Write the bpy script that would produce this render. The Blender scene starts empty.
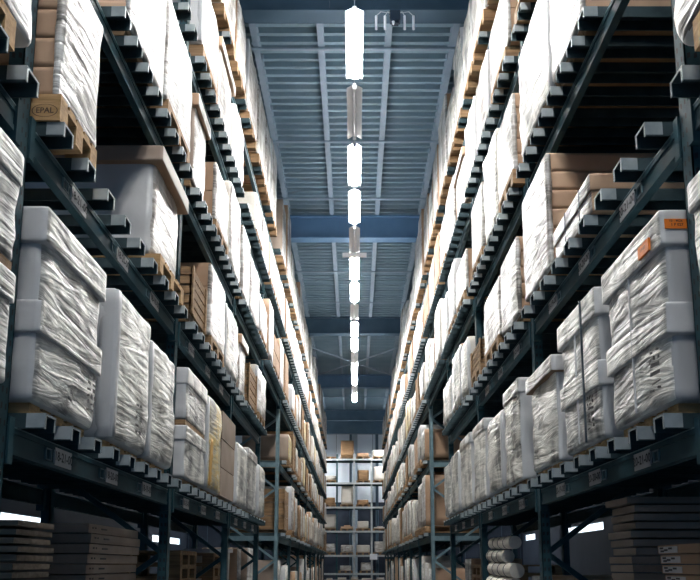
import bpy, bmesh, math, random
from mathutils import Vector, Matrix, noise
PI = math.pi
R = random.Random(7)
scn = bpy.context.scene
COL = scn.collection
EYE = 1.6

# ------------------------------------------------------------------ materials
def nt(name):
    m = bpy.data.materials.new(name); m.use_nodes = True
    t = m.node_tree
    return m, t, t.nodes['Principled BSDF']

def offset_coord(t, scale=(1, 1, 1), rot=(0, 0, 0)):
    tc = t.nodes.new('ShaderNodeTexCoord'); oi = t.nodes.new('ShaderNodeObjectInfo')
    mul = t.nodes.new('ShaderNodeMath'); mul.operation = 'MULTIPLY'; mul.inputs[1].default_value = 37.0
    add = t.nodes.new('ShaderNodeVectorMath'); add.operation = 'ADD'
    mp = t.nodes.new('ShaderNodeMapping'); mp.inputs['Scale'].default_value = scale; mp.inputs['Rotation'].default_value = rot
    t.links.new(oi.outputs['Random'], mul.inputs[0]); t.links.new(mul.outputs[0], add.inputs[1])
    t.links.new(tc.outputs['Object'], add.inputs[0]); t.links.new(add.outputs[0], mp.inputs['Vector'])
    return mp.outputs[0]

def noise_node(t, vec, scale, detail=4, dist=0.0, rough=.5):
    n = t.nodes.new('ShaderNodeTexNoise'); n.inputs['Scale'].default_value = scale
    n.inputs['Detail'].default_value = detail; n.inputs['Distortion'].default_value = dist
    n.inputs['Roughness'].default_value = rough
    t.links.new(vec, n.inputs['Vector']); return n.outputs['Fac']

def ramp(t, fac, stops):
    r = t.nodes.new('ShaderNodeValToRGB'); t.links.new(fac, r.inputs[0])
    el = r.color_ramp.elements
    while len(el) < len(stops): el.new(.5)
    for e, (p, c) in zip(el, stops): e.position = p; e.color = (*c, 1)
    return r.outputs[0]

def bump(t, b, fac, strength, dist=.02):
    n = t.nodes.new('ShaderNodeBump'); n.inputs['Strength'].default_value = strength
    n.inputs['Distance'].default_value = dist
    t.links.new(fac, n.inputs['Height']); t.links.new(n.outputs[0], b.inputs['Normal'])

def mottled(name, c0, c1, scale=6, rough=.6, metal=0.0, bmp=.15, stretch=(1, 1, 1), spec=.4):
    m, t, b = nt(name)
    f = noise_node(t, offset_coord(t, stretch), scale, 5)
    t.links.new(ramp(t, f, [(.35, c0), (.68, c1)]), b.inputs['Base Color'])
    b.inputs['Roughness'].default_value = rough; b.inputs['Metallic'].default_value = metal
    b.inputs['Specular IOR Level'].default_value = spec
    if bmp: bump(t, b, f, bmp)
    return m

def film_mat(name, stops, rough=.34, angle=.6, strength=.34):
    """stretch film: long crinkles running diagonally over the goods"""
    m, t, b = nt(name)
    v = offset_coord(t, (1, .8, 5.5), (angle, 0, 0))
    f1 = noise_node(t, v, 1.9, 4.5, 1.6, .55)
    v2 = offset_coord(t, (1, 2.2, 1.2), (-.5, 0, 0))
    f2 = noise_node(t, v2, 1.6, 2.5, .8)
    mix = t.nodes.new('ShaderNodeMix'); mix.data_type = 'FLOAT'; mix.inputs[0].default_value = .6
    t.links.new(f1, mix.inputs[2]); t.links.new(f2, mix.inputs[3])
    t.links.new(ramp(t, mix.outputs[0], stops), b.inputs['Base Color'])
    b.inputs['Roughness'].default_value = rough
    b.inputs['Specular IOR Level'].default_value = .6
    bump(t, b, f1, strength, .075)
    return m

def flat(name, c, rough=.5, metal=0.0):
    m, t, b = nt(name)
    f = noise_node(t, offset_coord(t), 9, 3)
    t.links.new(ramp(t, f, [(.3, tuple(x * .9 for x in c)), (.7, c)]), b.inputs['Base Color'])
    b.inputs['Roughness'].default_value = rough; b.inputs['Metallic'].default_value = metal
    return m

def emit(name, c, s):
    m, t, b = nt(name)
    b.inputs['Base Color'].default_value = (*c, 1)
    b.inputs['Emission Color'].default_value = (*c, 1); b.inputs['Emission Strength'].default_value = s
    return m

M = {}
M['film'] = film_mat('stretch_film_pale', [(.38, (.15, .155, .15)), (.44, (.40, .40, .375)), (.5, (.66, .65, .60)), (.56, (.90, .885, .83))])
M['film2'] = film_mat('stretch_film_grey', [(.38, (.12, .125, .125)), (.45, (.31, .315, .31)), (.52, (.52, .52, .49)), (.58, (.84, .83, .78))], .3, -.5)
M['film3'] = film_mat('stretch_film_glare_white', [(.38, (.13, .125, .115)), (.45, (.33, .31, .285)), (.52, (.50, .49, .47)), (.6, (.76, .76, .75))], .3, .7, .34)  # white also carries lamp glare on the aisle-side film
M['filmy'] = film_mat('stretch_film_yellowish', [(.38, (.2, .19, .16)), (.46, (.5, .46, .35)), (.54, (.65, .47, .12)), (.62, (.75, .72, .62))], .35, .4)
M['board'] = mottled('grey_corner_board', (.45, .46, .475), (.60, .61, .62), 2.2, .36, 0, .04, (1, 2, .6), .5)
M['boardw'] = mottled('pale_cap_board', (.55, .56, .58), (.68, .68, .68), 2.5, .4, 0, .05, (1, 1, 1), .5)
M['carton'] = mottled('brown_carton', (.34, .215, .135), (.43, .285, .185), 3, .7, 0, .05)
M['carton2'] = mottled('grey_brown_carton', (.25, .19, .15), (.33, .26, .21), 3, .6, 0, .05)
M['cartony'] = mottled('orange_carton', (.50, .27, .06), (.58, .36, .12), 3, .6, 0, .05)
M['cartonw'] = mottled('off_white_carton', (.55, .52, .47), (.66, .63, .58), 3, .6, 0, .05)
M['wood'] = mottled('pallet_wood', (.17, .10, .05), (.31, .19, .095), 5, .75, 0, .3, (.4, 4, 6))
M['woodnew'] = mottled('fresh_pallet_wood', (.34, .20, .085), (.52, .33, .155), 5, .75, 0, .3, (.4, 4, 6))
M['wood2'] = mottled('grey_board_wood', (.20, .15, .11), (.34, .27, .20), 5, .8, 0, .3, (.5, 4, 6))
M['teal'] = mottled('teal_rack_paint', (.010, .040, .055), (.018, .060, .076), 7, .6, 0, .05, (1, 1, 1), .22)
M['tealpale'] = mottled('pale_worn_rack_paint', (.10, .165, .195), (.15, .23, .26), 7, .45, .2, .05)
M['galv'] = mottled('galvanised_bar', (.018, .038, .047), (.036, .064, .074), 8, .55, .1, .05, (1, 1, 1), .3)
M['tip'] = mottled('lit_bar_end', (.26, .31, .33), (.40, .45, .47), 9, .4, .2, .05)  # lit copy of the bar steel: lamplight on bar ends put into colour
M['railgrey'] = mottled('pale_grey_rack_paint', (.30, .34, .36), (.38, .42, .44), 7, .5, 0, .02)
M['hole'] = flat('punched_hole', (.006, .008, .012), .8)
M['ink'] = flat('black_print', (.02, .02, .025), .6)
M['inkbrown'] = flat('burnt_brown_stamp', (.03, .012, .006), .7)
M['label'] = flat('white_label_card', (.52, .52, .53), .5)
M['orange'] = flat('orange_sticker_paper', (.9, .23, .02), .5)
M['strap'] = flat('dark_blue_strap', (.03, .05, .07), .4)
M['ceil'] = mottled('blue_grey_roof_deck', (.24, .345, .41), (.29, .39, .455), 1.2, .45, .1, .02)
M['joist'] = mottled('grey_blue_joist', (.30, .38, .46), (.36, .44, .52), 3, .5, .1, .03)
M['girder'] = mottled('blue_girder_paint', (.11, .22, .37), (.14, .26, .42), 2, .5, 0, .03)
M['girderdark'] = mottled('dark_roof_steel', (.06, .11, .16), (.08, .135, .19), 2, .5, .1, .03)
M['wallback'] = mottled('white_blue_wall_panel', (.62, .69, .78), (.70, .77, .85), .8, .6, 0, .02)
M['floor'] = mottled('grey_concrete_floor', (.07, .08, .095), (.10, .11, .125), 1.5, .5, 0, .05)
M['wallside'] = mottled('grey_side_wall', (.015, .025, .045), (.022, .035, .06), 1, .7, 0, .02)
M['reflector'] = mottled('white_reflector_sheet', (.62, .65, .70), (.7, .73, .78), 3, .35, .1, .01)
M['tube'] = emit('lit_fluorescent_tube', (1.0, .985, .955), 150)
M['tubeup'] = emit('added_uplight', (.85, .93, 1.0), 48)  # glow added on top of the fixtures to brighten the roof deck
M['tubedim'] = emit('cool_fill_tube', (.45, .72, 1.0), 14)  # dim blue fill for the shadows, from unseen neighbour-aisle lamps
M['tubeoff'] = flat('unlit_tube_glass', (.6, .62, .66), .3)
M['pane'] = emit('daylit_frosted_pane', (.82, .92, 1.0), 1.1)
M['wire'] = flat('pale_wire', (.5, .55, .6), .4)
M['plastic'] = flat('dark_housing_plastic', (.02, .035, .06), .4)
M['stick'] = flat('pale_antenna_stick', (.85, .86, .9), .3)
M['roll'] = mottled('off_white_roll_cloth', (.62, .58, .52), (.74, .70, .63), 4, .7, 0, .1)

# ------------------------------------------------------------------ mesh helpers
class MB:
    def __init__(s): s.v = []; s.f = []; s.mi = []; s.mats = []
    def mat(s, m):
        if m not in s.mats: s.mats.append(m)
        return s.mats.index(m)
    def quad(s, pts, m):
        i = len(s.v); s.v += [tuple(p) for p in pts]; s.f.append(tuple(range(i, i + len(pts)))); s.mi.append(s.mat(m))
    def box(s, x0, x1, y0, y1, z0, z1, m):
        if x0 > x1: x0, x1 = x1, x0
        i = len(s.v)
        s.v += [(x0, y0, z0), (x1, y0, z0), (x1, y1, z0), (x0, y1, z0), (x0, y0, z1), (x1, y0, z1), (x1, y1, z1), (x0, y1, z1)]
        k = s.mat(m)
        for q in ((0, 3, 2, 1), (4, 5, 6, 7), (0, 1, 5, 4), (1, 2, 6, 5), (2, 3, 7, 6), (3, 0, 4, 7)):
            s.f.append(tuple(i + a for a in q)); s.mi.append(k)
    def bar(s, a, b, w, h, m):
        a = Vector(a); b = Vector(b); d = (b - a).normalized()
        up = Vector((0, 0, 1)) if abs(d.z) < .95 else Vector((0, 1, 0))
        u = d.cross(up).normalized() * w / 2; v = u.cross(d).normalized() * h / 2
        i = len(s.v)
        for p in (a, b):
            s.v += [tuple(p - u - v), tuple(p + u - v), tuple(p + u + v), tuple(p - u + v)]
        k = s.mat(m)
        for q in ((3, 2, 1, 0), (4, 5, 6, 7), (0, 1, 5, 4), (1, 2, 6, 5), (2, 3, 7, 6), (3, 0, 4, 7)):
            s.f.append(tuple(i + a for a in q)); s.mi.append(k)
    def tube(s, a, b, r, n, m, r2=None, cap=None):
        a = Vector(a); b = Vector(b); d = (b - a).normalized(); r2 = r if r2 is None else r2
        up = Vector((0, 0, 1)) if abs(d.z) < .95 else Vector((0, 1, 0))
        u = d.cross(up).normalized(); v = u.cross(d).normalized(); i = len(s.v)
        for p, q in ((a, r), (b, r2)):
            for j in range(n):
                t = 2 * PI * j / n; s.v.append(tuple(p + (u * math.cos(t) + v * math.sin(t)) * q))
        k = s.mat(m); kc = s.mat(cap) if cap else k
        for j in range(n): s.f.append((i + j, i + (j + 1) % n, i + n + (j + 1) % n, i + n + j)); s.mi.append(k)
        s.f.append(tuple(i + j for j in reversed(range(n)))); s.mi.append(kc)
        s.f.append(tuple(i + n + j for j in range(n))); s.mi.append(kc)
    def text(s, string, origin, ux, uz, size, m, lift=0):
        """block lettering laid on a surface: ux = reading direction, uz = up"""
        cu = bpy.data.curves.new('t', 'FONT'); cu.body = string; cu.size = size; cu.resolution_u = 2
        cu.align_x = 'CENTER'; cu.align_y = 'CENTER'; cu.offset = size * .02
        o = bpy.data.objects.new('t', cu); COL.objects.link(o)
        dg = bpy.context.evaluated_depsgraph_get(); ev = o.evaluated_get(dg); me = ev.to_mesh()
        ux = Vector(ux); uz = Vector(uz); O = Vector(origin); i = len(s.v); k = s.mat(m)
        for v in me.vertices: s.v.append(tuple(O + ux * v.co.x + uz * v.co.y))
        for p in me.polygons: s.f.append(tuple(i + a for a in p.vertices)); s.mi.append(k)
        ev.to_mesh_clear(); bpy.data.objects.remove(o); bpy.data.curves.remove(cu)
    def mesh(s, name, smooth=False):
        me = bpy.data.meshes.new(name); me.from_pydata(s.v, [], s.f)
        for m in s.mats: me.materials.append(M[m])
        for p, k in zip(me.polygons, s.mi): p.material_index = k; p.use_smooth = smooth
        me.update(); return me
    def obj(s, name, parent=None, loc=None, smooth=False):
        return link(name, s.mesh(name, smooth), parent, loc)

def link(name, me, parent=None, loc=None):
    o = bpy.data.objects.new(name, me); COL.objects.link(o)
    if parent is not None: o.parent = parent
    if loc is not None: o.location = loc
    return o
def thing(name, label, cat, loc=(0, 0, 0), group=None):
    o = bpy.data.objects.new(name, None); COL.objects.link(o); o.location = loc
    return tag(o, label, cat, group)
def tag(o, label, cat, group=None, kind=None):
    o['label'] = label; o['category'] = cat
    if group: o['group'] = group
    if kind: o['kind'] = kind
    return o
def struct(o): o['kind'] = 'structure'; return o

def wrapped_box(x0, x1, y0, y1, z0, z1, n, r, amp, seed, side, m_aisle, m_end, m_top, bulge=0.0, taper=0.0):
    """rounded, creased box: side is the sign of the aisle-facing normal"""
    bm = bmesh.new(); bmesh.ops.create_cube(bm, size=1)
    if n > 0: bmesh.ops.subdivide_edges(bm, edges=bm.edges[:], cuts=n, use_grid_fill=True)
    if x0 > x1: x0, x1 = x1, x0
    c = Vector(((x0 + x1) / 2, (y0 + y1) / 2, (z0 + z1) / 2)); h = Vector(((x1 - x0) / 2, (y1 - y0) / 2, (z1 - z0) / 2))
    mats = [m_aisle, m_end, m_top]
    for v in bm.verts:
        # cluster grid lines toward the edges so that the rounding is carried by real vertices
        q = Vector([math.copysign((1 - (1 - abs(a * 2)) ** 1.5), a) for a in v.co]) if n > 2 else v.co * 2
        p = Vector((q.x * h.x, q.y * h.y, q.z * h.z))
        inner = Vector([max(-(h[i] - r), min(h[i] - r, p[i])) for i in range(3)])
        d = p - inner
        if d.length > 1e-6 and n > 0: p = inner + d.normalized() * r
        if amp:
            w = Vector((p.x * 2 + seed, p.y * 2.2 + p.z * 1.2, p.z * 5.5 - p.y * 4 + seed * .7))
            k = noise.noise(w) + .5 * noise.noise(w * 2.7)
            nn = Vector((p.x / h.x, p.y / h.y, p.z / h.z * .4)); a = max(abs(nn.x), abs(nn.y))
            nn = Vector([math.copysign(max(0, abs(t) - .75) * 4, t) for t in nn])
            p += nn * amp * k
        if bulge:
            p.x += math.copysign(bulge * (1 - (p.y / h.y) ** 2) * (1 - (p.z / h.z) ** 2), p.x)
        if taper: p.y *= 1 - taper * (p.z / h.z + 1) / 2; p.x -= side * taper * h.x * (p.z / h.z + 1) / 2 if p.x * side > 0 else 0
        v.co = c + p
    bm.normal_update()
    me = bpy.data.meshes.new('carton_body')
    for f in bm.faces:
        nrm = f.normal
        if abs(nrm.x) >= abs(nrm.y) and abs(nrm.x) >= abs(nrm.z): f.material_index = 0
        elif abs(nrm.y) >= abs(nrm.z): f.material_index = 1
        else: f.material_index = 2
        f.smooth = n > 2
    bm.to_mesh(me); bm.free()
    for m in mats: me.materials.append(M[m])
    return me

# ------------------------------------------------------------------ camera
F, PPY, TH = 755.0, 445.0, math.atan(.159)
cam = bpy.data.cameras.new('camera'); camo = bpy.data.objects.new('camera', cam); COL.objects.link(camo)
cam.sensor_fit = 'HORIZONTAL'; cam.sensor_width = 36; cam.lens = F / 700 * 36
cam.shift_x = -4.5 / 700; cam.shift_y = (PPY - 290) / 700
cam.clip_start = .05; cam.clip_end = 200
camo.location = (0, 0, EYE); camo.rotation_euler = (PI / 2 + TH, 0, 0)
scn.camera = camo
def proj(x, y, z):
    z -= EYE; D = y * math.cos(TH) + z * math.sin(TH); U = -y * math.sin(TH) + z * math.cos(TH)
    if D < .05: return None
    return 354.5 + F * x / D, PPY - F * U / D
def in_view(x, y0, y1, z0, z1):
    for y in (y0, y1):
        for z in (z0, z1):
            p = proj(x, y, z)
            if p and 0 <= p[0] <= 700 and 0 <= p[1] <= 580: return True
    return False

# ------------------------------------------------------------------ setting
Y0W, Y1W, XW, HW = -9.0, 47.5, 10.5, 11.1
b = MB(); b.box(-XW, XW, Y0W, Y1W, -.1, 0, 'floor'); struct(b.obj('floor'))
b = MB()                      # corrugated roof deck, ribs across the aisle
y = Y0W; zt, zb = HW, HW - .12; pitch = .23
pts = []
while y < Y1W:
    pts += [(y, zb), (y + .075, zb), (y + .085, zt), (y + .22, zt)]; y += pitch
for (ya, za), (yb, zb_) in zip(pts, pts[1:]):
    b.quad([(-XW, ya, za), (-XW, yb, zb_), (XW, yb, zb_), (XW, ya, za)], 'ceil')
b.box(-XW, XW, Y0W, Y1W, HW + .01, HW + .15, 'ceil')
struct(b.obj('ceiling'))
b = MB()
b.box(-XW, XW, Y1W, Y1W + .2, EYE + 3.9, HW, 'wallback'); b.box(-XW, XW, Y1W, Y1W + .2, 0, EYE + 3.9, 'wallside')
for k in range(-9, 10):
    b.box(k * 1.15 - .012, k * 1.15 + .012, Y1W - .012, Y1W, 0, HW, 'girderdark')
struct(b.obj('wall_back'))
ti = 0
def trim(b):
    global ti; ti += 1
    return struct(b.obj('trim_%d' % ti))
for cx, w, m in ((.02, .17, 'joist'), (-.24, .08, 'girderdark'), (1.42, .09, 'girderdark'), (-2.3, .16, 'joist')):
    b = MB(); b.box(cx - w, cx - w + .03, Y1W - .2, Y1W - .012, 0, HW - .6, m); b.box(cx + w - .03, cx + w, Y1W - .2, Y1W - .012, 0, HW - .6, m)
    b.box(cx - w, cx + w, Y1W - .1, Y1W - .07, 0, HW - .6, m); trim(b)
for sg, side in ((-1, 'left'), (1, 'right')):       # side walls with a low strip of daylit panes
    b = MB(); X = sg * XW; X2 = sg * (XW + .2)
    zw0, zw1 = (2.78, 3.2) if sg < 0 else (3.05, 3.45)
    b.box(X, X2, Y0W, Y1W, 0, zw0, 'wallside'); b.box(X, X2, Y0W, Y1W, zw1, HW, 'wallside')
    spans = ((21.5, 25.6), (39.5, 46.0)) if sg < 0 else ((32.0, 38.2), (44.2, 46.9))
    edges = [Y0W] + [q for sp in spans for q in sp] + [Y1W]
    for k in range(0, 6, 2): b.box(X, X2, edges[k], edges[k + 1], zw0, zw1, 'wallside')
    struct(b.obj('wall_' + side))
    for q, (ya, yb) in enumerate(spans):
        w = struct(thing('window_%d' % (q + 1 + (2 if sg > 0 else 0)), 'low strip window', 'window')); del w['label']; del w['category']
        p = MB(); p.box(X + sg * .08, X + sg * .1, ya + .04, yb - .04, zw0 + .04, zw1 - .04, 'pane'); p.obj('pane', w)
        p = MB(); xx0, xx1 = X + sg * .02, X + sg * .16
        p.box(xx0, xx1, ya, yb, zw0, zw0 + .04, 'girderdark'); p.box(xx0, xx1, ya, yb, zw1 - .04, zw1, 'girderdark')
        p.box(xx0, xx1, ya, ya + .04, zw0 + .04, zw1 - .04, 'girderdark'); p.box(xx0, xx1, yb - .04, yb, zw0 + .04, zw1 - .04, 'girderdark')
        p.obj('window_frame', w)
# joists under the deck
for k in range(-9, 9):
    x = .6 + 1.16 * k - (0.04 if k < 0 else 0); zt = HW - .085; b = MB()
    b.box(x - .055, x + .055, Y0W, Y1W, zt - .03, zt, 'joist'); b.box(x - .055, x + .055, Y0W, Y1W, zt - .26, zt - .235, 'joist')
    b.box(x - .012, x + .012, Y0W, Y1W, zt - .235, zt - .03, 'joist')
    yy = -6.5
    while yy < Y1W - .3: b.box(x - .05, x + .05, yy, yy + .03, zt - .235, zt - .03, 'joist'); yy += 1.6
    trim(b)
# girders across
GZ0, GZ1 = EYE + 8.5, HW - .36
for gi, gy in enumerate((2.2, 10.65, 18.9, 27.2, 35.8, 44.2)):
    m = 'girder' if gi in (2, 4) else 'girderdark'
    b = MB(); b.box(-XW, XW, gy - .15, gy + .15, GZ0, GZ0 + .03, m); b.box(-XW, XW, gy - .15, gy + .15, GZ1 - .03, GZ1, m)
    b.box(-XW, XW, gy - .015, gy + .015, GZ0 + .03, GZ1 - .03, m)
    for k in range(-4, 5): b.box(k * 2.4 - .4, k * 2.4 - .39, gy - .14, gy + .14, GZ0 + .03, GZ1 - .03, m)
    trim(b)
b = MB(); b.box(-XW, XW, 46.9, 47.3, EYE + 8.2, GZ1, 'girderdark'); trim(b)
# thin bracing rods between the girders
for (a, c) in (((-3.2, 27.4, GZ0 + .1), (3.2, 35.6, GZ0 + .1)), ((3.2, 27.4, GZ0 + .1), (-3.2, 35.6, GZ0 + .1))):
    b = MB(); b.bar(a, c, .05, .05, 'joist'); trim(b)
for yy in (12.2, 15.2, 17.8, 22.6, 25.4, 40.5):
    b = MB(); b.tube((-XW, yy, HW - .4), (XW, yy, HW - .4), .03, 8, 'joist'); trim(b)

# ------------------------------------------------------------------ rack levels (bar undersides)
LV = {1: .64, 2: 2.145, 3: 3.47, 4: 4.85, 5: 6.13}
LNAME = {1: 'lowest', 2: 'second', 3: 'third', 4: 'fourth', 5: 'top'}
XB0, XB1 = 1.60, 2.62       # front and rear uprights (distance from the aisle's middle)
XA = 1.5                    # front of the goods
NEAR = [.45, 3.37, 6.55, 9.6, 12.65]
FAR0, PITCH, NF = 15.9, 3.05, 8
FAR = [FAR0 + PITCH * k for k in range(NF + 1)]

def upright(x, y, sg, holes, pale=False, ztop=EYE + 6.45, w=.1, dx=.075):
    m = 'tealpale' if pale else 'teal'; b = MB(); xi, xo = x * sg, (x + dx) * sg; t = .008
    b.box(xi, xi + sg * t, y, y + w, 0, ztop, m)                 # face to the aisle
    b.box(xi, xo, y, y + t, 0, ztop, m); b.box(xi, xo, y + w - t, y + w, 0, ztop, m)
    b.box(xi - sg * .02, xo + sg * .02, y - .02, y + w + .02, 0, .012, m)
    if holes:
        z = EYE - .2
        while z < ztop - .1:
            for yo in (.022, .062): 
                X = xi - sg * .0015
                b.quad([(X, y + yo, z), (X, y + yo + .014, z + .006), (X, y + yo + .014, z + .034), (X, y + yo, z + .028)], 'hole')
            for xo_ in (.012, .045):
                xa, xb = xi + sg * xo_, xi + sg * (xo_ + .016)
                b.quad([(xa, y - .0015, z), (xb, y - .0015, z + .006), (xb, y - .0015, z + .034), (xa, y - .0015, z + .028)], 'hole')
            z += .075
    return b

def frame_parts(rack, sg, y, holes, pale=False, ztop=EYE + 6.45, z0=0):
    upright(XB0, y - .05, sg, holes, pale, ztop).obj('upright', rack)
    upright(XB1, y - .05, sg, False, pale, ztop).obj('upright', rack)
    b = MB(); z = .2; k = 0
    while z < ztop - .8:
        a, c = (XB0 + .05, XB1 + .05) if k % 2 == 0 else (XB1 + .05, XB0 + .05)
        b.bar((sg * a, y, z), (sg * c, y, z + .75), .035, .045, 'tealpale' if pale else 'teal')
        z += .75; k += 1
    b.obj('frame_brace', rack)

def beam(rack, sg, ya, yb, zt, x, texts=None, deep=.13, m='teal', clean=False):
    b = MB(); X0, X1 = sg * x, sg * (x + .05)
    b.box(X0 + sg * .006, X1, ya, yb, zt - deep, zt, m)
    b.box(X0, X0 + sg * .006, ya, yb, zt - deep, zt - deep + .028, m)
    b.box(X0, X0 + sg * .006, ya, yb, zt - .03, zt, m)
    b.box(X0 - sg * .002, X0 + sg * .01, ya, yb, zt - .004, zt + .002, 'tealpale')
    for yy in (ya, yb - .05): b.box(X0 - sg * .012, X1, yy, yy + .05, zt - deep - .05, zt + .04, m)
    o = b.obj('beam', rack)
    if texts:
        for yy, s in texts:
            l = MB(); xx = X0 - sg * .003
            l.box(xx, X0 + sg * .006, yy, yy + .235, zt - deep + .018, zt - .018, 'label')
            ux = (0, 1, 0) if sg < 0 else (0, -1, 0)
            l.text(s, (xx - sg * .0015, yy + .1175, zt - deep / 2), ux, (0, 0, 1), .07, 'ink')
            l.obj('location_label', o)
            l = MB(); y2 = yy - .12 if sg < 0 else yy - .11
            for (p, q, r_, t_) in ((0, .075, 0, .006), (0, .075, .058, .064), (0, .006, 0, .064), (.069, .075, 0, .064)):
                l.box(xx, X0 + sg * .006, y2 + p, y2 + q, zt - .1 + r_, zt - .1 + t_, 'tealpale')
            l.obj('label_holder', o)
    return o

bars_near = {}; bar_tot = {}
def bar_mesh(sg):
    b = MB(); L0, L1 = 0.0, 1.16
    b.box(sg * L0, sg * L1, -.065, .065, .069, .075, 'galv')
    b.box(sg * L0, sg * L1, -.065, -.058, 0, .069, 'galv'); b.box(sg * L0, sg * L1, .058, .065, 0, .069, 'galv')
    b.box(0, sg * .004, -.0655, .0655, .064, .0755, 'tip'); b.box(0, sg * .004, -.0655, -.05, 0, .064, 'tip'); b.box(0, sg * .004, .05, .0655, 0, .064, 'tip')
    b.box(0, sg * .09, -.0665, -.065, .005, .0745, 'tip')  # pale patch paints the lamplight on the bar's side near its end
    return b.mesh('support_bar')
BARM = {s: bar_mesh(s) for s in (-1, 1)}

def support_bars(rack, sg, spots, limit=96):
    spots = sorted(spots, key=lambda s: s[0] ** 2 + (s[1] - EYE) ** 2)
    for y, z in spots[:limit]:
        o = link('support_bar', BARM[sg], rack, (sg * (XA - .03), y, z))
    rest = spots[limit:]
    if rest:
        b = MB(); x0, x1 = sg * (XA - .03), sg * (XA + 1.13)
        for y, z in rest:
            b.box(x0, x1, y - .065, y + .065, z + .069, z + .075, 'galv'); b.box(x0, x1, y - .065, y - .058, z, z + .069, 'galv'); b.box(x0, x0 + sg * .01, y - .067, y + .067, z + .055, z + .077, 'tip')
            b.box(x0, x1, y + .058, y + .065, z, z + .069, 'galv')
        o = b.obj('support_bars', rack); o['kind'] = 'stuff'

def bar_spots(ya, yb, z, n=9):
    st = (yb - ya - .34) / (n - 1)
    return [(ya + .17 + st * k, z) for k in range(n)]

LBL = {-1: ['18-21-00', '18-20-00', '18-19-00'], 1: ['20-21-00', '20-20-00', '20-19-00']}
for sg, side in ((-1, 'left'), (1, 'right')):
    rk = thing('pallet_rack', 'dark teal steel pallet rack with perforated posts, near run on the %s side' % side, 'pallet rack', group='aisle racks')
    for i, y in enumerate(NEAR):
        if i == 0: continue
        frame_parts(rk, sg, y, y < 8)
    spots = []
    for i in range(4):
        ya, yb = NEAR[i] + .05, NEAR[i + 1] - .05
        for lv, z in LV.items():
            if not in_view(sg * 1.6, ya, yb, EYE + z - .2, EYE + z + .1): continue
            tx = None
            if i in (1, 2) and lv in (1, 2) or (i == 3 and lv == 1):
                tx = [(ya + (.57 if sg < 0 else .62) - (.12 if i > 1 else 0) + .84 * k, LBL[sg][k]) for k in range(3)]
            beam(rk, sg, ya, yb, EYE + z, XB0, tx); beam(rk, sg, ya, yb, EYE + z, XB1 + .05)
            if lv < 5: spots += bar_spots(ya, yb, EYE + z, 9 if lv < 3 else 11)
            else: spots += bar_spots(ya, yb, EYE + z, 3)
    # levels that bridge the cross passage
    for lv in (3, 4, 5):
        z = LV[lv]; beam(rk, sg, 12.7, 15.8, EYE + z, XB0); beam(rk, sg, 12.7, 15.8, EYE + z, XB1 + .05)
        spots += bar_spots(12.7, 15.8, EYE + z, 11 if lv < 5 else 3)
    support_bars(rk, sg, spots)
    # far run
    rk = thing('pallet_rack', 'teal steel pallet rack beyond the cross passage, on the %s side' % side, 'pallet rack', group='aisle racks')
    for i, y in enumerate(FAR): frame_parts(rk, sg, y, False, i == 0)
    spots = []
    for i in range(NF):
        ya, yb = FAR[i] + .05, FAR[i + 1] - .05
        for lv, z in LV.items():
            if lv == 1: z = .60
            beam(rk, sg, ya, yb, EYE + z, XB0, clean=True); beam(rk, sg, ya, yb, EYE + z, XB1 + .05)
            spots += bar_spots(ya, yb, EYE + z, 11 if lv in (3, 4) else 3)
    support_bars(rk, sg, spots)
    # pale end stringers across the first frame of the far run
    b = MB()
    for z in (EYE + .60, EYE + 2.145):
        b = MB(); b.box(sg * XB0, sg * (XB1 + .1), FAR0 - .07, FAR0 - .05, z - .1, z, 'tealpale'); b.obj('end_stringer', rk)


# ------------------------------------------------------------------ pallets
CACHE = {}
NPAL = [0]; FARPAL = []
def pallet(sg, x, y, z, w, label, near, group, H=.144, count=True):
    t = .022 if H > .1 else .014
    d0, d1 = H - 2 * t, H - t
    xs = (0, .5275, 1.055); ys = (0, w / 2 - .05, w - .1)
    key = (near, sg, round(w, 2), H)
    if key not in CACHE:
        b = MB()
        if near:
            for k in range(5):
                bw = min(.145 if k in (0, 2, 4) else .1, w / 6); yc = (w - bw) * k / 4
                b.box(0, sg * 1.2, yc, yc + bw, d1, H, 'woodnew' if near else 'wood')
        else: b.box(0, sg * 1.2, 0, w, d1, H, 'woodnew' if near else 'wood')
        for xo in xs: b.box(sg * xo, sg * (xo + .145), 0, w, d0, d1, 'woodnew' if near else 'wood')
        if near:
            bl = []
            for xo in xs:
                for yo in ys:
                    q = MB(); q.box(sg * xo, sg * (xo + .145), yo, yo + .1, t, d0, 'woodnew' if near else 'wood'); bl.append(q.mesh('block'))
            ru = []
            for yo in ys:
                q = MB(); q.box(0, sg * 1.2, yo, yo + .1, 0, t, 'woodnew' if near else 'wood'); ru.append(q.mesh('runner'))
            CACHE[key] = (b.mesh('deck'), bl, ru)
        else:
            for yo in ys:
                b.box(0, sg * 1.2, yo, yo + .1, 0, t, 'woodnew' if near else 'wood')
                for xo in xs: b.box(sg * xo, sg * (xo + .145), yo, yo + .1, t, d0, 'woodnew' if near else 'wood')
            CACHE[key] = b.mesh('wooden_pallet')
    if near:
        r = thing('wooden_pallet', label, 'pallet', (sg * x, y, z), group)
        d, bl, ru = CACHE[key]
        link('deck', d, r)
        for me in bl: link('block', me, r)
        for me in ru: link('runner', me, r)
        return r
    o = link('wooden_pallet', CACHE[key], None, (sg * x, y, z)); return tag(o, label, 'pallet', group)

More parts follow.
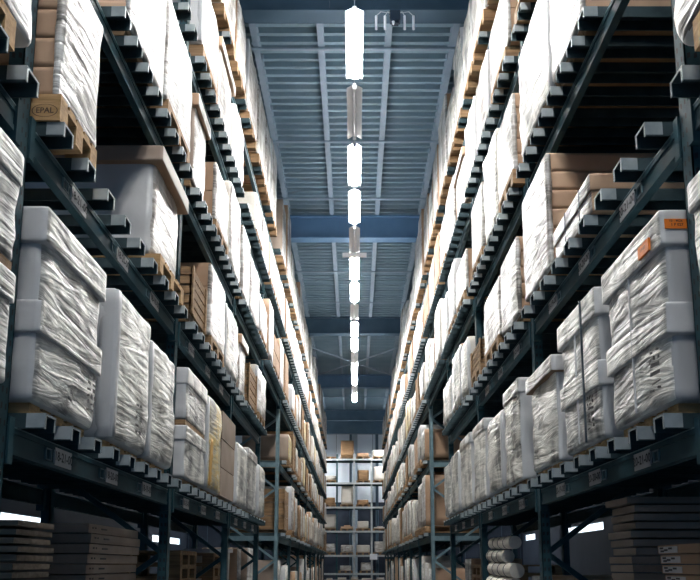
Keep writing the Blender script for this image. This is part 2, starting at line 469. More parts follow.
# ------------------------------------------------------------------ loads
def add_print(root, sg, y, z, w, h, seed, name='printed_panel'):
    """dark handling symbols printed on the aisle face"""
    b = MB(); rr = random.Random(seed); X = -sg * .014; hh = h / 6
    for k in range(6):
        zz = z + k * hh; n = rr.choice((1, 2, 3))
        for q in range(n):
            yy = y + w * q / n + rr.uniform(0, .01); ww = w / n * rr.uniform(.45, .85); sl = rr.uniform(-.012, .012); t_ = hh * rr.uniform(.25, .7)
            b.quad([(X, yy, zz), (X, yy + ww, zz + sl), (X, yy + ww * rr.uniform(.8, 1), zz + sl + t_), (X, yy, zz + t_)], 'ink')
    b.obj(name, root)

DESC = {'capped2': ('white wrapped carton stack with two grey caps', 'wrapped load'),
        'capped': ('white wrapped load with a pale top cap', 'wrapped load'),
        'smooth': ('tall film-wrapped block with rounded top', 'wrapped load'),
        'wrapped': ('crinkly film-wrapped load', 'wrapped load'),
        'twotier': ('two-tier wrapped white load', 'wrapped load'),
        'yellow': ('wrapped load with yellowish streaks', 'wrapped load'),
        'carton': ('brown carton stack', 'carton stack'),
        'lid': ('wrapped load under an overhanging lid', 'wrapped load'),
        'film': ('brown cartons under shiny white film', 'wrapped load'),
        'biglid': ('big pale wrapped box with brown lid', 'wrapped load'),
        'crate': ('low wooden crate', 'crate'),
        'low': ('low strapped brown carton with lid', 'carton'),
        'slim': ('white wrapped load', 'wrapped load')}

def build_load(sg, kind, y0, w, z0, h, dep, label, cat, group, seed, detail, skirt=0):
    """local origin: aisle-face plane, near edge, bottom. x runs into the rack"""
    x = sg * XA; rr = random.Random(seed); n = {2: 22, 1: 9, 0: 3}[detail]
    loc = (x, y0, z0); nm = {'crate': 'wooden_crate', 'carton': 'carton_stack', 'low': 'strapped_carton', 'film': 'wrapped_cartons', 'capped': 'capped_load', 'capped2': 'capped_load', 'lid': 'lidded_load', 'biglid': 'lidded_load'}.get(kind, 'wrapped_load')
    D = sg * dep
    amp = {2: .011, 1: .012, 0: .012}[detail]
    if detail == 0 and kind not in ('carton', 'crate'):
        fm, em = {'film': ('film3', 'carton'), 'yellow': ('filmy', 'carton2')}.get(kind, (rr.choice(('film', 'film3', 'film3', 'film2')), rr.choice(('board', 'carton', 'cartonw', 'carton2'))))
        me = wrapped_box(0, D, 0, w, 0, h, 3, .03, amp, seed, -sg, fm, em, 'carton' if rr.random() < .5 else 'boardw')
        return tag(link(nm, me, None, loc), label, cat, group)
    r = thing(nm, label, cat, loc, group)
    if kind == 'capped2':
        ins = .022
        me = wrapped_box(sg * ins, D, ins, w - ins, 0, h - .03, n, .035, amp, seed, -sg, 'film2', 'board', 'board', .012)
        link('wrapped_body', me, r)
        me = wrapped_box(-sg * .004, D, 0, w, h - .185, h, n // 2, .014, .002, seed + 3, -sg, 'film', 'boardw', 'boardw'); link('top_cap', me, r)
        me = wrapped_box(0, D, .004, w - .004, h * .34, h * .34 + h * .34 * .5, n // 2, .012, .003, seed + 5, -sg, 'film', 'boardw', 'boardw'); link('middle_sleeve', me, r)
        add_print(r, sg, w * (.7 if sg < 0 else .08), h * .08, w * .18, h * .24, seed)
        for k in ((.52,) if sg > 0 else ()):
            b = MB(); b.box(-sg * .001, sg * .01, w * k, w * k + .004, .03, h, 'board'); b.obj('film_seam', r)
    elif kind == 'capped':
        me = wrapped_box(sg * .015, D, .015, w - .015, 0, h - .02, n, .03, amp, seed, -sg, rr.choice(('film', 'film2')), 'board', 'board', .01); link('wrapped_body', me, r)
        me = wrapped_box(0, D, 0, w, h - .15, h, n // 2, .02, .004, seed + 2, -sg, 'film3', 'boardw', 'boardw'); link('top_cap', me, r)
    elif kind == 'smooth':
        me = wrapped_box(0, D, 0, w, 0, h, n, .05, amp, seed, -sg, 'film', 'board', 'board', .015); link('wrapped_body', me, r)
        me = wrapped_box(-sg * .006, sg * .12, -.006, .07, .01, h - .02, 5, .02, .001, seed, -sg, 'board', 'board', 'board'); link('corner_board', me, r)
        add_print(r, sg, w * .55, h * .12, w * .22, h * .28, seed)
    elif kind in ('wrapped', 'yellow', 'slim'):
        fm = {'yellow': 'filmy'}.get(kind, rr.choice(('film', 'film2')) if z0 < EYE + 1.5 else rr.choice(('film3', 'film3', 'film')))
        em = 'board' if z0 < EYE + 1.5 else rr.choice(('board', 'cartonw', 'carton'))
        me = wrapped_box(0, D, 0, w, 0, h, n, .045, amp * 1.5, seed, -sg, fm, em, em, .02); link('wrapped_body', me, r)
        if kind == 'yellow':
            me = wrapped_box(-sg * .012, sg * .03, w * .12, w * .42, h * .04, h * .55, 5, .01, .004, seed, -sg, 'cartony', 'cartony', 'cartony'); link('orange_carton_face', me, r)
        if rr.random() < .6:
            me = wrapped_box(-sg * .005, sg * .05, -.004, .05, .01, h - .03, 3, .012, 0, seed, -sg, 'boardw', 'board', 'board'); link('corner_board', me, r)
    elif kind == 'twotier':
        hs = h * .47
        me = wrapped_box(sg * .012, D, .012, w - .012, 0, hs - .05, n, .025, amp, seed, -sg, 'film2', 'board', 'board'); link('wrapped_body', me, r)
        me = wrapped_box(0, D, 0, w, hs - .14, hs, n // 2, .015, .003, seed, -sg, 'film', 'boardw', 'boardw'); link('top_cap', me, r)
        b = MB(); b.box(sg * .02, D, .02, w - .02, hs, hs + .05, 'wood'); b.obj('wooden_spacer', r)
        me = wrapped_box(sg * .012, D, .012, w - .012, hs + .05, h - .05, n, .025, amp, seed + 7, -sg, 'film2', 'board', 'board'); link('wrapped_body', me, r)
        me = wrapped_box(0, D, 0, w, h - .16, h, n // 2, .018, .003, seed, -sg, 'film', 'boardw', 'boardw'); link('top_cap', me, r)
    elif kind == 'carton':
        k = max(2, round(h / .3)); cm = rr.choice(('carton', 'carton', 'carton2'))
        for q in range(k):
            me = wrapped_box(rr.uniform(0, .012) * sg, D, rr.uniform(0, .01), w - rr.uniform(0, .01), h * q / k + .003, h * (q + 1) / k, 2, .008, .002, seed + q, -sg, cm, cm, cm); link('carton', me, r)
    elif kind == 'lid':
        bm_, em = ('film', 'board') if z0 < EYE + 1.5 else ('film3', 'carton2')
        me = wrapped_box(sg * .03, D, .03, w - .03, 0, h - .02, n, .03, amp, seed, -sg, bm_, em, em, .01); link('wrapped_body', me, r)
        me = wrapped_box(-sg * .01, D, -.01, w + .01, h - .13, h, n // 2, .012, .004, seed, -sg, 'film3', 'boardw' if z0 < EYE + 1.5 else 'carton', 'carton'); link('lid', me, r)
    elif kind == 'film':
        k = max(2, round(h / .16)) if detail == 2 else max(2, round(h / .3))
        for q in range(k):
            me = wrapped_box(sg * .012, D, .01, w - .01, h * q / k + .002, h * (q + 1) / k - .002, 1 if detail < 2 else 3, .006, .001, seed + q, -sg, 'carton', 'carton', 'carton'); link('carton', me, r)
        me = wrapped_box(0, sg * .045, -.004, w + .004, .0, h - .01, n, .02, amp, seed, -sg, 'film3', 'film3', 'film3', .012); link('film_wrap', me, r)  # film sheet whitened for lamp glare; cartons behind stay brown
    elif kind == 'biglid':
        me = wrapped_box(sg * .06, D, .04, w - .04, 0, h - .03, n, .05, amp, seed, -sg, 'film3', 'board', 'board', .01); link('wrapped_body', me, r)
        me = wrapped_box(-sg * .015, D + sg * .01, -.015, w + .015, h - .13, h, n // 2, .012, .003, seed, -sg, 'cartonw', 'carton2', 'carton'); link('lid', me, r)
    elif kind == 'crate':
        b = MB(); k = 5 if detail else 3; hh = h / k
        for q in range(k):
            b.box(0, sg * .02, 0, w, hh * q + .01, hh * (q + 1) - .01, 'wood'); b.box(0, D, 0, .02, hh * q + .01, hh * (q + 1) - .01, 'wood')
            b.box(0, D, w - .02, w, hh * q + .01, hh * (q + 1) - .01, 'wood'); b.box(D - sg * .02, D, .02, w - .02, hh * q + .01, hh * (q + 1) - .01, 'wood')
        b.obj('slatted_side', r)
        b = MB(); b.box(sg * .03, D - sg * .03, .03, w - .03, 0, h - .04, 'carton2'); b.obj('packed_goods', r)
        for yy in (0.0, w - .06): b = MB(); b.box(-sg * .015, 0, yy, yy + .06, 0, h, 'wood'); b.obj('corner_post', r)
    elif kind == 'low':
        me = wrapped_box(sg * .01, D, .012, w - .01, 0, h - .1, 6, .02, .003, seed, -sg, 'film3', 'carton', 'carton'); link('tray', me, r)
        me = wrapped_box(0, D, 0, w, h - .12, h, 6, .012, .003, seed, -sg, 'film3', 'carton', 'carton'); link('lid', me, r)
        b = MB()
        for yy in (.25, .62): b.box(-sg * .004, 0, w * yy, w * yy + .012, 0, h, 'strap')
        b.obj('strap', r)
    return r

ORD = ['first', 'second', 'third', 'fourth', 'fifth', 'sixth', 'seventh', 'eighth', 'ninth', 'tenth', 'eleventh', 'twelfth', 'thirteenth', 'fourteenth', 'fifteenth',
       'sixteenth', 'seventeenth', 'eighteenth', 'nineteenth', 'twentieth', 'twenty-first', 'twenty-second', 'twenty-third', 'twenty-fourth', 'twenty-fifth', 'twenty-sixth',
       'twenty-seventh', 'twenty-eighth', 'twenty-ninth', 'thirtieth']

# (y0, y1, top above eye, kind) read off the photograph for the near run
TAB = {
 (-1, 1): [(2.35, 3.2, 1.80, 'twotier'), (3.47, 4.36, 1.68, 'capped2'), (4.60, 5.38, 1.68, 'smooth'), (5.43, 6.16, 1.58, 'wrapped'), (6.64, 7.56, 1.66, 'twotier'),
           (7.62, 8.41, 1.62, 'yellow'), (8.46, 9.42, 1.60, 'carton'), (9.66, 10.44, 1.42, 'wrapped'), (10.58, 11.6, 1.48, 'capped'), (11.75, 12.55, 1.38, 'wrapped')],
 (1, 1): [(2.35, 3.2, 1.66, 'capped'), (3.49, 4.38, 1.67, 'capped2'), (4.52, 5.40, 1.65, 'capped2'), (5.57, 6.42, 1.49, 'lid'), (6.78, 7.50, 1.60, 'capped'),
          (7.60, 8.43, 1.46, 'wrapped'), (8.66, 9.5, 1.56, 'capped'), (9.72, 10.7, 1.56, 'capped'), (10.8, 11.7, 1.48, 'wrapped'), (11.8, 12.55, 1.42, 'wrapped')],
 (-1, 2): [(2.0, 3.19, 3.15, 'wrapped'), (3.51, 4.05, 3.12, 'film'), (5.45, 6.35, 3.13, 'biglid'), (6.64, 7.3, 2.62, 'crate'), (7.55, 8.42, 3.02, 'film'), (8.49, 9.44, 2.92, 'wrapped'),
           (9.67, 10.3, 2.87, 'lid'), (10.4, 11.25, 2.66, 'crate'), (11.4, 12.5, 2.9, 'slim')],
 (1, 2): [(2.0, 3.19, 3.2, 'wrapped'), (4.50, 5.40, 2.40, 'low'), (5.52, 6.36, 3.12, 'film'), (6.65, 7.40, 2.92, 'film'), (7.48, 8.44, 2.86, 'film'),
          (8.67, 9.4, 2.52, 'crate'), (9.70, 10.3, 2.85, 'wrapped'), (10.4, 11.3, 2.95, 'wrapped'), (11.4, 12.5, 2.74, 'slim')],
 (-1, 3): [(4.55, 5.42, 4.50, 'film'), (5.50, 6.38, 4.48, 'film'), (6.64, 7.24, 4.36, 'lid'), (7.66, 8.46, 4.22, 'film'), (8.6, 9.4, 4.5, 'slim'),
           (9.66, 10.3, 4.40, 'film'), (10.4, 11.4, 4.3, 'slim'), (11.5, 12.5, 4.1, 'wrapped'), (12.8, 13.6, 4.45, 'film'), (13.7, 14.7, 4.05, 'carton'), (14.8, 15.6, 4.3, 'slim')],
 (1, 3): [(4.50, 5.22, 4.52, 'film'), (5.28, 6.32, 4.50, 'wrapped'), (6.62, 7.35, 4.36, 'film'), (7.44, 8.2, 4.5, 'slim'), (8.37, 9.15, 4.36, 'film'),
          (9.7, 10.7, 4.08, 'film'), (10.8, 11.6, 4.4, 'slim'), (11.7, 12.5, 4.2, 'wrapped'), (12.8, 13.7, 4.45, 'slim'), (13.8, 14.7, 4.0, 'film'), (14.8, 15.6, 4.3, 'slim')],
}
REPEATS = {}
def fill(rng, spans, zbase, zmax, kinds, hmin=.55):
    out = []
    for a, b_ in spans:
        y = a + .08
        while y < b_ - .6:
            w = rng.uniform(.74, 1.02)
            if y + w > b_ - .04: w = b_ - .06 - y
            if w < .5: break
            if rng.random() > .04:
                t = zbase + (zmax - zbase) * rng.uniform(hmin, 1.0)
                out.append((y, y + w, t, rng.choice(kinds)))
            y += w + rng.uniform(.03, .16)
    return out

def place_loads(sg, lv, rows, section):
    side = 'left' if sg < 0 else 'right'
    z = LV[lv] if not (section == 'far' and lv == 1) else .60
    sec = 'near' if section == 'near' else 'far'
    k = 0
    for j, (ya, yb, top, kind) in enumerate(rows):
        base = EYE + z + .0755
        vis = in_view(sg * XA, ya, yb, base, EYE + top)
        if not vis: continue
        word = ORD[k]; k += 1
        d, cat = DESC[kind]
        grp = ('wrapped goods' if cat == 'wrapped load' else cat + 's') + ' on the %s %s rack' % (sec, side)
        lab = '%s, %s on %s shelf, %s %s rack' % (d, word, LNAME[lv], sec, side)
        near = section == 'near'
        detail = 2 if near and ya < 7.5 and lv <= 3 else (1 if near and ya < 12.7 else 0)
        w = yb - ya; seed = int(ya * 100) + lv * 17 + (5 if sg > 0 else 0)
        plab = 'wooden pallet under the %s load on %s shelf, %s %s rack' % (word, LNAME[lv], sec, side)
        pz = base
        hp = .055 if (near and lv == 1) else (.144 if (lv == 5 or (near and lv == 2 and kind in ('film', 'biglid') and sg < 0) or random.Random(seed).random() < (.35 if near else .5)) else .06)
        if kind == 'low':
            zb = base
        else:
            wp = .8 if w >= .8 else round(w, 2)
            if hp < .1: wp = round(wp - .06, 2)
            a = (sg, XA + (.06 if hp < .1 else -.01), ya + (w - wp) / 2, pz, wp, plab, near and ya < 6.3 and lv <= 2, 'wooden pallets under the goods', hp)
            FARPAL.append(a)
            if lv == 5 or lv == 4: pass
            zb = base + hp
        xin = 0
        h = EYE + top - zb
        if h < .15: h = .15
        kd = kind
        o = build_load(sg, kd, ya, w, zb, h, 1.08, lab, cat, grp, seed, detail)
        if lv == 1 and near: o.location.x += 0
        REPEATS[(sg, lv, section, j)] = o

rng = random.Random(21)
KU = ['film', 'slim', 'slim', 'wrapped', 'film', 'capped', 'lid', 'carton']
KF = ['slim', 'slim', 'film', 'film', 'wrapped', 'carton', 'slim', 'yellow', 'wrapped', 'capped', 'crate']
nsp = [(NEAR[i] + .05, NEAR[i + 1] - .05) for i in range(4)]
fsp = [(FAR[i] + .05, FAR[i + 1] - .05) for i in range(NF)]
TAB = {k: [(a, b_, t + .017 * (.988 * a + .156 * t), kd) for a, b_, t, kd in v] for k, v in TAB.items()}
for sg in (-1, 1):
    for lv in (1, 2, 3): place_loads(sg, lv, TAB[(sg, lv)], 'near')
    up = [s for s in nsp if s[1] > 5] + [(12.7, 15.8)]
    place_loads(sg, 4, fill(rng, up, 5.05, 5.93, KU, .72), 'near')
    place_loads(sg, 5, fill(rng, up, 6.35, 7.85, ['slim', 'wrapped', 'slim', 'film', 'capped'], .55), 'near')
    place_loads(sg, 1, fill(rng, fsp, .82, 1.93, KF, .62), 'far')
    place_loads(sg, 2, fill(rng, fsp, 2.35, 3.25, KF, .6), 'far')
    place_loads(sg, 3, fill(rng, fsp, 3.68, 4.65, KF, .6), 'far')
    place_loads(sg, 4, fill(rng, fsp, 5.05, 5.93, KU, .7), 'far')
    place_loads(sg, 5, fill(rng, fsp, 6.35, 8.1, ['slim', 'wrapped', 'slim', 'film'], .45), 'far')

# the 285 nearest pallets are things; the smallest and farthest rest is one heap
FARPAL.sort(key=lambda a: a[2])
for a in FARPAL[:270]: pallet(*a)
b = MB()
for (sg, x, y, z, w, lab, nr, g, H) in FARPAL[270:]:
    t = .022 if H > .1 else .014
    b.box(sg * x, sg * (x + 1.2), y, y + w, z + H - t * 2, z + H, 'wood')
    for yo in (0, w / 2 - .05, w - .1): b.box(sg * x, sg * (x + 1.2), y + yo, y + yo + .1, z, z + H - t * 2, 'wood')
o = b.obj('distant_pallets'); tag(o, 'tiny wooden pallets under the goods at the far ends of both racks', 'pallets', None, 'stuff')

# marks on particular goods
def stamp_epal():
    o = REPEATS[(-1, 2, 'near', 1)]
    ya = TAB[(-1, 2)][1][0]
    for p in COL.objects:
        if p.name.startswith('wooden_pallet') and p.type == 'EMPTY' and abs(p.location.y - ya) < .3 and p.location.x < 0 and abs(p.location.z - (EYE + LV[2] + .0755)) < .02:
            b = MB(); yy = -.0015
            b.box(-.15, -.005, yy, 0, .0, .1, 'woodnew')
            b.text('EPAL', (-.078, yy - .001, .052), (1, 0, 0), (0, 0, 1), .042, 'inkbrown')
            n = 28
            for k in range(n):
                a0, a1 = 2 * PI * k / n, 2 * PI * (k + 1) / n
                f = lambda a, s: (-.078 + .066 * s * math.cos(a), yy - .001, .052 + .036 * s * math.sin(a))
                b.quad([f(a0, 1), f(a1, 1), f(a1, .93), f(a0, .93)], 'inkbrown')
            q = b.obj('burnt_stamp', p); q['label'] = 'oval burnt-in maker stamp'
            return
stamp_epal()
o = REPEATS[(1, 1, 'near', 1)]; h = TAB[(1, 1)][1][2] - .64 - .0755 - .055
b = MB(); b.box(.02, .13, -.006, -.002, h - .105, h - .055, 'orange')
b.text('10 - 4026', (.075, -.0075, h - .066), (1, 0, 0), (0, 0, 1), .017, 'ink'); b.text('1 P 027', (.08, -.0075, h - .086), (1, 0, 0), (0, 0, 1), .02, 'ink')
b.obj('orange_sticker', o)
b = MB(); b.box(-.016, -.004, .12, .26, h - .16, h - .095, 'orange'); b.text('1 P 027', (-.0175, .19, h - .127), (0, -1, 0), (0, 0, 1), .022, 'ink'); b.obj('orange_sticker', o)
o = REPEATS[(1, 1, 'near', 2)]
b = MB(); b.box(-.03, -.018, .22, .232, 0, TAB[(1, 1)][2][2] - .64 - .15, 'strap'); b.obj('strap', o)

# ------------------------------------------------------------------ goods at floor level under the racks
def flat_stack(name, labelf, cat, sg, x, y, w, dep, ztop, t, n, mats, group, printed=None, jitter=.02, gap=.0, seed=1):
    rr = random.Random(seed); z = ztop - t * n
    me = MB()
    proto = None
    for k in range(n):
        r = thing(name, labelf(n - 1 - k), cat, (sg * (x + rr.uniform(0, jitter)), y + rr.uniform(-jitter, jitter) * .6, z + k * t), group)
        if proto is None:
            bb = wrapped_box(0, sg * dep, 0, w, 0, t - .004 - gap, 2, .006, .001, k, -sg, mats[0], mats[-1], mats[0]); pb = None
            if printed:
                pb = MB(); X = -sg * .002
                y0 = .04 if printed == 'near' else w * .3
                if printed == 'near':
                    pb.box(X, 0, w - .02 - .26, w - .02, .006, t - .014, 'label')
                    for q, (u, v) in enumerate(((.20, .5), (.19, .2), (.08, .45), (.14, .3))):
                        pb.box(X - sg * .001, 0, w - .28 + u - .01, w - .28 + u + .04, t * v, t * v + .011, 'ink')
                else:
                    for (u, v, l) in ((.06, .45, .03), (.11, .45, .02), (.22, .42, .12)):
                        pb.box(X, 0, w * u, w * u + l, t * v, t * v + .012, 'ink')
                pb = pb.mesh('printed_label')
            proto = (bb, pb)
        link('carton_shell' if 'carton' in name else 'board', proto[0], r)
        if proto[1]: link('printed_label', proto[1], r)
    return z
def base_block(name, label, cat, sg, x, y, w, dep, ztop, kind_m='carton2'):
    me = wrapped_box(0, sg * dep, 0, w, 0, ztop, 5, .02, .006, int(y * 50), -sg, 'film2', kind_m, kind_m)
    return tag(link(name, me, None, (sg * x, y, 0)), label, cat)
posw = ['topmost', 'second', 'third', 'fourth', 'fifth', 'sixth', 'seventh', 'eighth', 'ninth', 'tenth', 'eleventh', 'twelfth', 'thirteenth']
pw = lambda k: posw[k] + (' from the top' if k else '')
# left: boards, then printed flat cartons
zb = flat_stack('wooden_board', lambda k: 'rough grey-brown board, %s in the leftmost stack at floor level' % pw(k), 'board', -1, 1.80, 4.12, .5, .85, EYE + .256, .047, 13, ['wood2', 'wood2'], 'boards in the leftmost floor stack', None, .05, .008, 3)
base_block('wrapped_load', 'film-wrapped block carrying the leftmost stack of boards', 'wrapped load', -1, 1.82, 4.10, .53, .8, zb)
zb = flat_stack('flat_carton', lambda k: 'flat brown carton with side print, %s in the stack beside boards' % pw(k), 'carton', -1, 1.80, 5.2, 1.2, .8, EYE + .289, .07, 9, ['carton2', 'carton2'], 'flat cartons in the left floor stack', 'far', .03, 0, 4)
base_block('wrapped_load', 'film-wrapped block carrying the printed flat cartons', 'wrapped load', -1, 1.82, 5.22, 1.12, .78, zb)
# right: narrow flat packs, then labelled cartons
zb = flat_stack('flat_carton', lambda k: 'dark flat carton, %s in the tall narrow right-hand stack' % pw(k), 'carton', 1, 1.80, 4.98, .44, .9, EYE + .457, .056, 13, ['carton2', 'carton2'], 'flat cartons in the tall right floor stack', None, .05, .004, 6)
base_block('wrapped_load', 'film-wrapped block carrying the tall narrow stack of cartons', 'wrapped load', 1, 1.83, 4.99, .41, .8, zb)
zb = flat_stack('flat_carton', lambda k: 'light brown flat carton with white label, %s of its stack' % pw(k), 'carton', 1, 1.78, 3.9, .58, .75, EYE + .118, .056, 7, ['carton', 'carton'], 'labelled flat cartons in the right floor stack', 'near', .03, 0, 8)
base_block('wrapped_load', 'film-wrapped block carrying the white-labelled flat cartons', 'wrapped load', 1, 1.80, 3.93, .52, .72, zb)

# cloth rolls on the right
rolls = [(.12, 8.15, 1.25, .07), (.0, 8.55, 1.2, .075), (-.13, 8.1, 1.35, .08), (-.34, 8.2, 1.3, .1)]
b = MB(); z = EYE - .34
base_block('wrapped_load', 'film-wrapped block carrying the off-white cloth rolls', 'wrapped load', 1, 1.62, 8.0, 1.3, .9, z)
for k, (dz, y, L, r_) in enumerate(rolls[::-1]):
    r = thing('cloth_roll', 'off-white cloth roll with dark bands, %s in the pile under the right rack' % (['lowest', 'second lowest', 'second highest', 'topmost'][k]), 'roll', (1.72, y, z + r_), 'cloth rolls')
    m = MB(); m.tube((0, 0, 0), (0, L, .02), r_, 18, 'roll'); m.obj('rolled_cloth', r, smooth=False)
    for q in (.25, .5, .75):
        m = MB(); m.tube((0, L * q, .02 * q), (0, L * q + .03, .02 * q), r_ + .003, 18, 'strap'); m.obj('band', r)
    z += r_ * 2 + (.0 if k else 0)
# piles of empty pallets, cartons and tubs along the floor
def pallet_pile(sg, x, y, n, where):
    for k in range(n):
        pallet(sg, x, y, k * .146, .8, '%s pallet in the pile of empty pallets %s' % ((['top', 'second', 'third', 'fourth', 'fifth', 'sixth', 'seventh', 'eighth', 'ninth', 'tenth', 'eleventh', 'twelfth'][n - 1 - k]), where), False, 'piles of empty pallets')
pallet_pile(-1, 1.80, 7.9, 12, 'under the left rack, behind the printed cartons')
pallet_pile(-1, 1.8, 9.75, 12, 'under the left rack, before the white tub')
pallet_pile(1, 1.8, 10.9, 11, 'under the right rack, beyond the rolls')
r = thing('round_tub', 'white round tub with a broad rim under the left rack', 'tub', (-2.15, 11.2, 0));
m = MB(); m.tube((0, 0, 0), (0, 0, 1.78), .27, 24, 'cartonw', .32); m.obj('body', r); m = MB(); m.tube((0, 0, 1.78), (0, 0, 1.83), .36, 24, 'boardw'); m.obj('rim', r)
base_block('carton_stack', 'tall brown roll-shaped carton pack beside the white tub', 'carton stack', -1, 1.8, 11.75, .4, .8, 1.85, 'carton')
base_block('carton_stack', 'brown carton pack at floor level between cloth rolls and post', 'carton stack', 1, 1.8, 7.0, .8, .8, 1.5, 'carton')
base_block('carton_stack', 'brown carton pack under the right rack next to cross passage', 'carton stack', 1, 1.8, 11.8, .7, .8, 1.7, 'carton')
base_block('wrapped_load', 'pale wrapped load on the floor beside the left cross passage', 'wrapped load', -1, 1.85, 13.2, .75, .8, 1.9)
rr = random.Random(5)
for sg, side in ((-1, 'left'), (1, 'right')):
    k = 0
    for i in range(NF):
        for q in range(3):
            y = FAR[i] + .12 + q * .97
            zt = rr.uniform(1.3, 1.95) ; kd = rr.choice(('carton', 'slim', 'wrapped', 'carton', 'film'))
            if rr.random() < .12: k += 0; continue
            d, cat = DESC[kd]
            o = build_load(sg, kd, y, rr.uniform(.6, .85), 0, zt, .9, '%s, %s on the floor under the far %s rack' % (d, ORD[k], side), cat, 'floor goods under the far %s rack' % side, i * 31 + q + (7 if sg > 0 else 0), 0)
            o.location.x = sg * (XA + .12); k += 1

# ------------------------------------------------------------------ rack across the end of the aisle
YB = 43.0
rk = thing('pallet_rack', 'grey steel rack standing across the far end of the aisle', 'pallet rack', (0, 0, 0))
bz = [EYE + v for v in (6.02, 4.65, 3.27, 1.91, .56, -.45)]
px = [-4.0, -3.01, -2.0, -1.0, -.02, .97, 1.95, 2.94, 3.9]
for i, x in enumerate(px):
    m = MB(); m.box(x - .05, x + .05, YB - .1, YB, 0, EYE + 6.3, 'railgrey' if i in (4, 5, 2, 7) else 'teal'); m.obj('upright', rk)
for z in bz:
    m = MB(); m.box(-4.0, 3.9, YB - .16, YB - .1, z - .1, z, 'railgrey'); m.box(-4.0, 3.9, YB + .95, YB + 1.0, z - .1, z, 'teal'); m.obj('beam', rk)
    m = MB(); m.box(-4.0, 3.9, YB - .1, YB + .95, z - .03, z, 'teal'); m.obj('shelf_deck', rk)
for x in (px[0], px[2], px[4], px[6], px[8]):
    m = MB(); m.box(x - .05, x + .05, YB + 1.0, YB + 1.08, 0, EYE + 6.3, 'teal'); m.obj('upright', rk)
BR = {0: [(-1.42, .0), (-.42, .95), (.48, .22), (1.42, .4)], 1: [(-1.42, .28), (.5, .6), (1.45, .8)], 2: [(-1.42, .4), (-.42, 1.05), (.48, .28)],
      3: [(-1.42, .8), (-.42, .18), (.48, .42), (1.45, .12)], 4: [(-1.42, .5), (-.42, .42), (.48, .42), (1.45, .62)], 5: [(-.5, .28), (.7, .45)]}
bname = ['top', 'second', 'third', 'fourth', 'fifth', 'lowest']
cname = {-1.42: 'first', -.42: 'second', -.5: 'second', .48: 'third', .5: 'third', .7: 'third', 1.42: 'fourth', 1.45: 'fourth'}
for lv, items in BR.items():
    for (x, h) in items:
        z = bz[lv]; where = '%s shelf down of the end rack, %s slot' % (bname[lv], cname[x])
        where = ('on the ' + ('top shelf' if lv == 0 else 'lowest shelf' if lv == 5 else bname[lv] + ' shelf down') + ' of the end rack, %s slot along' % cname[x])
        m = MB(); w = .80
        m.box(x - w / 2, x + w / 2, YB + .0, YB + .92, z + .11, z + .144, 'wood')
        for yy in (0.0, .4, .82):
            m.box(x - w / 2, x + w / 2, YB + yy, YB + yy + .1, z, z + .02, 'wood')
            for xo in (-w / 2, -.05, w / 2 - .1): m.box(x + xo, x + xo + .1, YB + yy, YB + yy + .1, z + .02, z + .11, 'wood')
        tag(m.obj('wooden_pallet'), 'small pallet ' + where, 'pallet', 'pallets on the end rack')
        if h:
            mt = rr.choice(('cartonw', 'film3', 'carton', 'wood', 'cartonw')); ww = w * rr.uniform(.75, .95)
            if h > .2: 
                me = wrapped_box(-ww / 2, ww / 2, 0, .85, 0, h, 3, .03, .015, int(h * 100) + lv, 1, mt, mt, mt)
                o = link('wrapped_load', me, None, (x, YB + .02, z + .144))
            else:
                m = MB(); m.box(-ww / 2, ww / 2, 0, .8, 0, h * .6, mt); m.box(-ww / 4, ww / 4, 0, .7, h * .6, h, mt); o = m.obj('wrapped_load', None, (x, YB + .02, z + .144))
            col_ = {'cartonw': 'off-white', 'film3': 'white film-wrapped', 'carton': 'brown', 'wood': 'tan'}[mt]
            tag(o, '%s goods %s' % (col_, where), 'wrapped load', 'goods on the end rack')
m = MB(); m.box(.86, 1.28, YB - .2, YB - .17, EYE + .3, EYE + .62, 'reflector'); tag(m.obj('blank_sign'), 'small blank white sign hung on the end rack post', 'sign')
# low white-topped table ahead of the end rack
r = thing('packing_table', 'low long table with pale frame before the end rack', 'table', (0, 41.2, 0))
m = MB(); m.box(-2.0, 2.0, 0, .8, .76, .8, 'railgrey'); m.obj('tabletop', r)
for x in (-1.95, -.7, .65, 1.9):
    m = MB(); m.box(x, x + .05, 0, .05, 0, .76, 'railgrey'); m.obj('leg', r)
for k, (x, w) in enumerate(((-1.5, .3), (-.9, .45), (-.2, .4), (.4, .55), (1.2, .4))):
    m = MB(); m.box(x, x + w, 41.3, 41.6, .8, .8 + .1 + .03 * (k % 3), 'cartonw' if k % 2 else 'film3')
    m.box(x + .02, x + w - .02, 41.29, 41.3, .82, .86, 'carton')
    tag(m.obj('small_box'), 'small pale box, %s along the low table' % ORD[k], 'box', 'boxes on the low table')

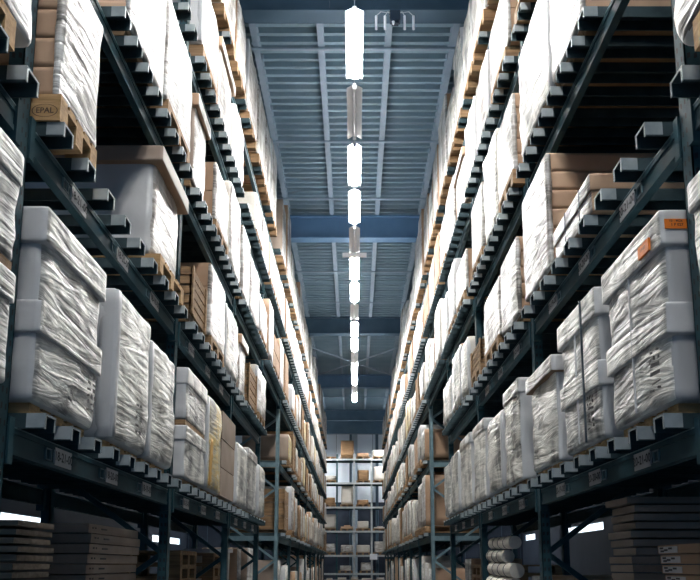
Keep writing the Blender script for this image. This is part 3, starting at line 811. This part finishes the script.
# ------------------------------------------------------------------ strip lights
ZL = EYE + 6.9
def fixture(x, y, lit, label, L=1.34, tube='tube', z=ZL):
    r = thing('strip_light', label, 'ceiling light', (x, y, z), 'hanging strip lights')
    if 'refl' not in CACHE:
        b = MB(); t = .004
        for s in (-1, 1):
            b.quad([(s * .025, 0, .055), (s * .025, L, .055), (s * .115, L, .005), (s * .115, 0, .005)], 'reflector')
            b.quad([(s * .025, 0, .055 + t), (s * .115, 0, .005 + t), (s * .115, L, .005 + t), (s * .025, L, .055 + t)], 'reflector')
        b.box(-.025, .025, 0, L, .045, .085, 'reflector')
        CACHE['refl'] = b.mesh('reflector')
        b = MB(); b.box(-.025, .025, .05, L - .05, .085, .09, 'tubeup'); CACHE['up'] = b.mesh('added_uplight')
        b = MB(); b.tube((-.035, .04, .01), (-.035, L - .04, .01), .024, 12, 'tube'); b.tube((.035, .04, .01), (.035, L - .04, .01), .024, 12, 'tube'); CACHE['tube'] = b.mesh('tube', True)
        b = MB(); b.tube((0, .04, .015), (0, L - .04, .015), .026, 12, 'tubedim'); CACHE['tubedim'] = b.mesh('tube', True)
        b = MB(); b.tube((0, .04, .02), (0, L - .04, .02), .014, 12, 'tubeoff'); CACHE['tubeoff'] = b.mesh('tube', True)
        b = MB(); b.box(-.03, .03, 0, .035, -.005, .045, 'reflector'); CACHE['cap'] = b.mesh('end_cap')
        b = MB(); b.tube((0, 0, .085), (0, 0, HW - .35 - ZL), .004, 6, 'wire'); CACHE['wire'] = b.mesh('hanging_wire')
    link('reflector', CACHE['refl'], r); link('tube', CACHE[tube if lit else 'tubeoff'], r)
    if lit: link('added_uplight', CACHE['up'], r)
    link('end_cap', CACHE['cap'], r, (0, 0, 0)); link('end_cap', CACHE['cap'], r, (0, L - .035, 0))
    for yy in (.15, L - .15): link('hanging_wire', CACHE['wire'], r, (0, yy, 0))
    return r
PL = 1.553; Y_FIRST = 8.56
kl = ku = 0
n = 0
for k in range(-8, 15):
    y = Y_FIRST + PL * k
    lit = (k % 3) != 1
    vis = k >= 0
    if vis:
        if lit: lab = '%s lit strip light in the row above the aisle' % ORD[kl]; kl += 1
        else: lab = '%s unlit strip light in the row above the aisle' % ORD[ku]; ku += 1
    else: lab = 'strip light overhead, %s before the frame edge' % ORD[-k - 1]
    fixture(0, y, lit, lab)
# unseen rows over the neighbouring aisles, added as dim blue fill
for sg, nm in ((-1, 'left'), (1, 'right')):
    for k in range(7):
        fixture(sg * 7.2, 2 + k * 6.2, True, '%s unseen strip light over the aisle behind the %s rack' % (ORD[k], nm), tube='tubedim')
for k, x in enumerate((-5.2, -3.2, 3.2, 5.2)):  # lamps added out of view to brighten the upper back wall
    fixture(x, 44.7, True, 'added unseen strip light in the gap behind the end rack, %s from the side wall' % ORD[k])
for k, x in enumerate((-3.6, -1.9, 1.9, 3.6)):  # lamps hidden behind the side goods, added to light the end rack's goods
    fixture(x, 41.0, True, 'unseen strip light over the cross passage before the end rack, %s from the wall side' % ORD[k])
# cross-shaped sensor bar under the row
m = MB(); m.box(-.27, .27, 15.96, 16.04, ZL - .1, ZL - .02, 'stick'); m.box(-.012, .012, 15.99, 16.01, ZL - .02, ZL + .046, 'wire')
tag(m.obj('sensor_bar'), 'short white bar hung crosswise under the second unlit strip light', 'sensor')
# aerial unit with four pale sticks
r = thing('aerial_unit', 'dark box with four hanging pale sticks near the roof girder', 'aerial', (.6, 10.02, EYE + 7.93))
m = MB(); m.box(-.075, .075, -.05, .05, -.02, .14, 'plastic'); m.box(-.05, .05, -.04, .04, -.06, -.02, 'plastic'); m.obj('housing', r)
m = MB(); m.tube((-.03, -.05, -.05), (-.03, -.05, -.1), .022, 10, 'stick', .012); m.obj('lamp_tip', r)
for x in (-.28, -.15, .14, .27):
    m = MB(); m.tube((x, 0, -.14), (x, 0, .08), .019, 8, 'stick'); m.obj('stick', r)
    m = MB(); m.bar((x, 0, .08), (x * .75, 0, .15), .01, .01, 'wire'); m.bar((x * .75, 0, .15), (0, 0, .12), .006, .006, 'wire'); m.obj('cable', r)
m = MB(); m.bar((-.03, 0, .14), (-.05, .64, .59), .006, .006, 'wire'); m.bar((.03, 0, .14), (.02, .64, .59), .006, .006, 'wire'); m.obj('suspension_wire', r)

# ------------------------------------------------------------------ world + view
w = bpy.data.worlds.new('world'); scn.world = w; w.use_nodes = True
w.node_tree.nodes['Background'].inputs[0].default_value = (.12, .32, .62, 1); w.node_tree.nodes['Background'].inputs[1].default_value = .28
scn.view_settings.view_transform = 'Standard'; scn.view_settings.look = 'None'
scn.view_settings.exposure = 0.97; scn.view_settings.gamma = 1; scn.view_settings.use_curve_mapping = False
scn.cycles.max_bounces = 6; scn.cycles.diffuse_bounces = 4; scn.cycles.glossy_bounces = 2
scn.cycles.sample_clamp_indirect = 6
scn.cycles.use_denoising = True
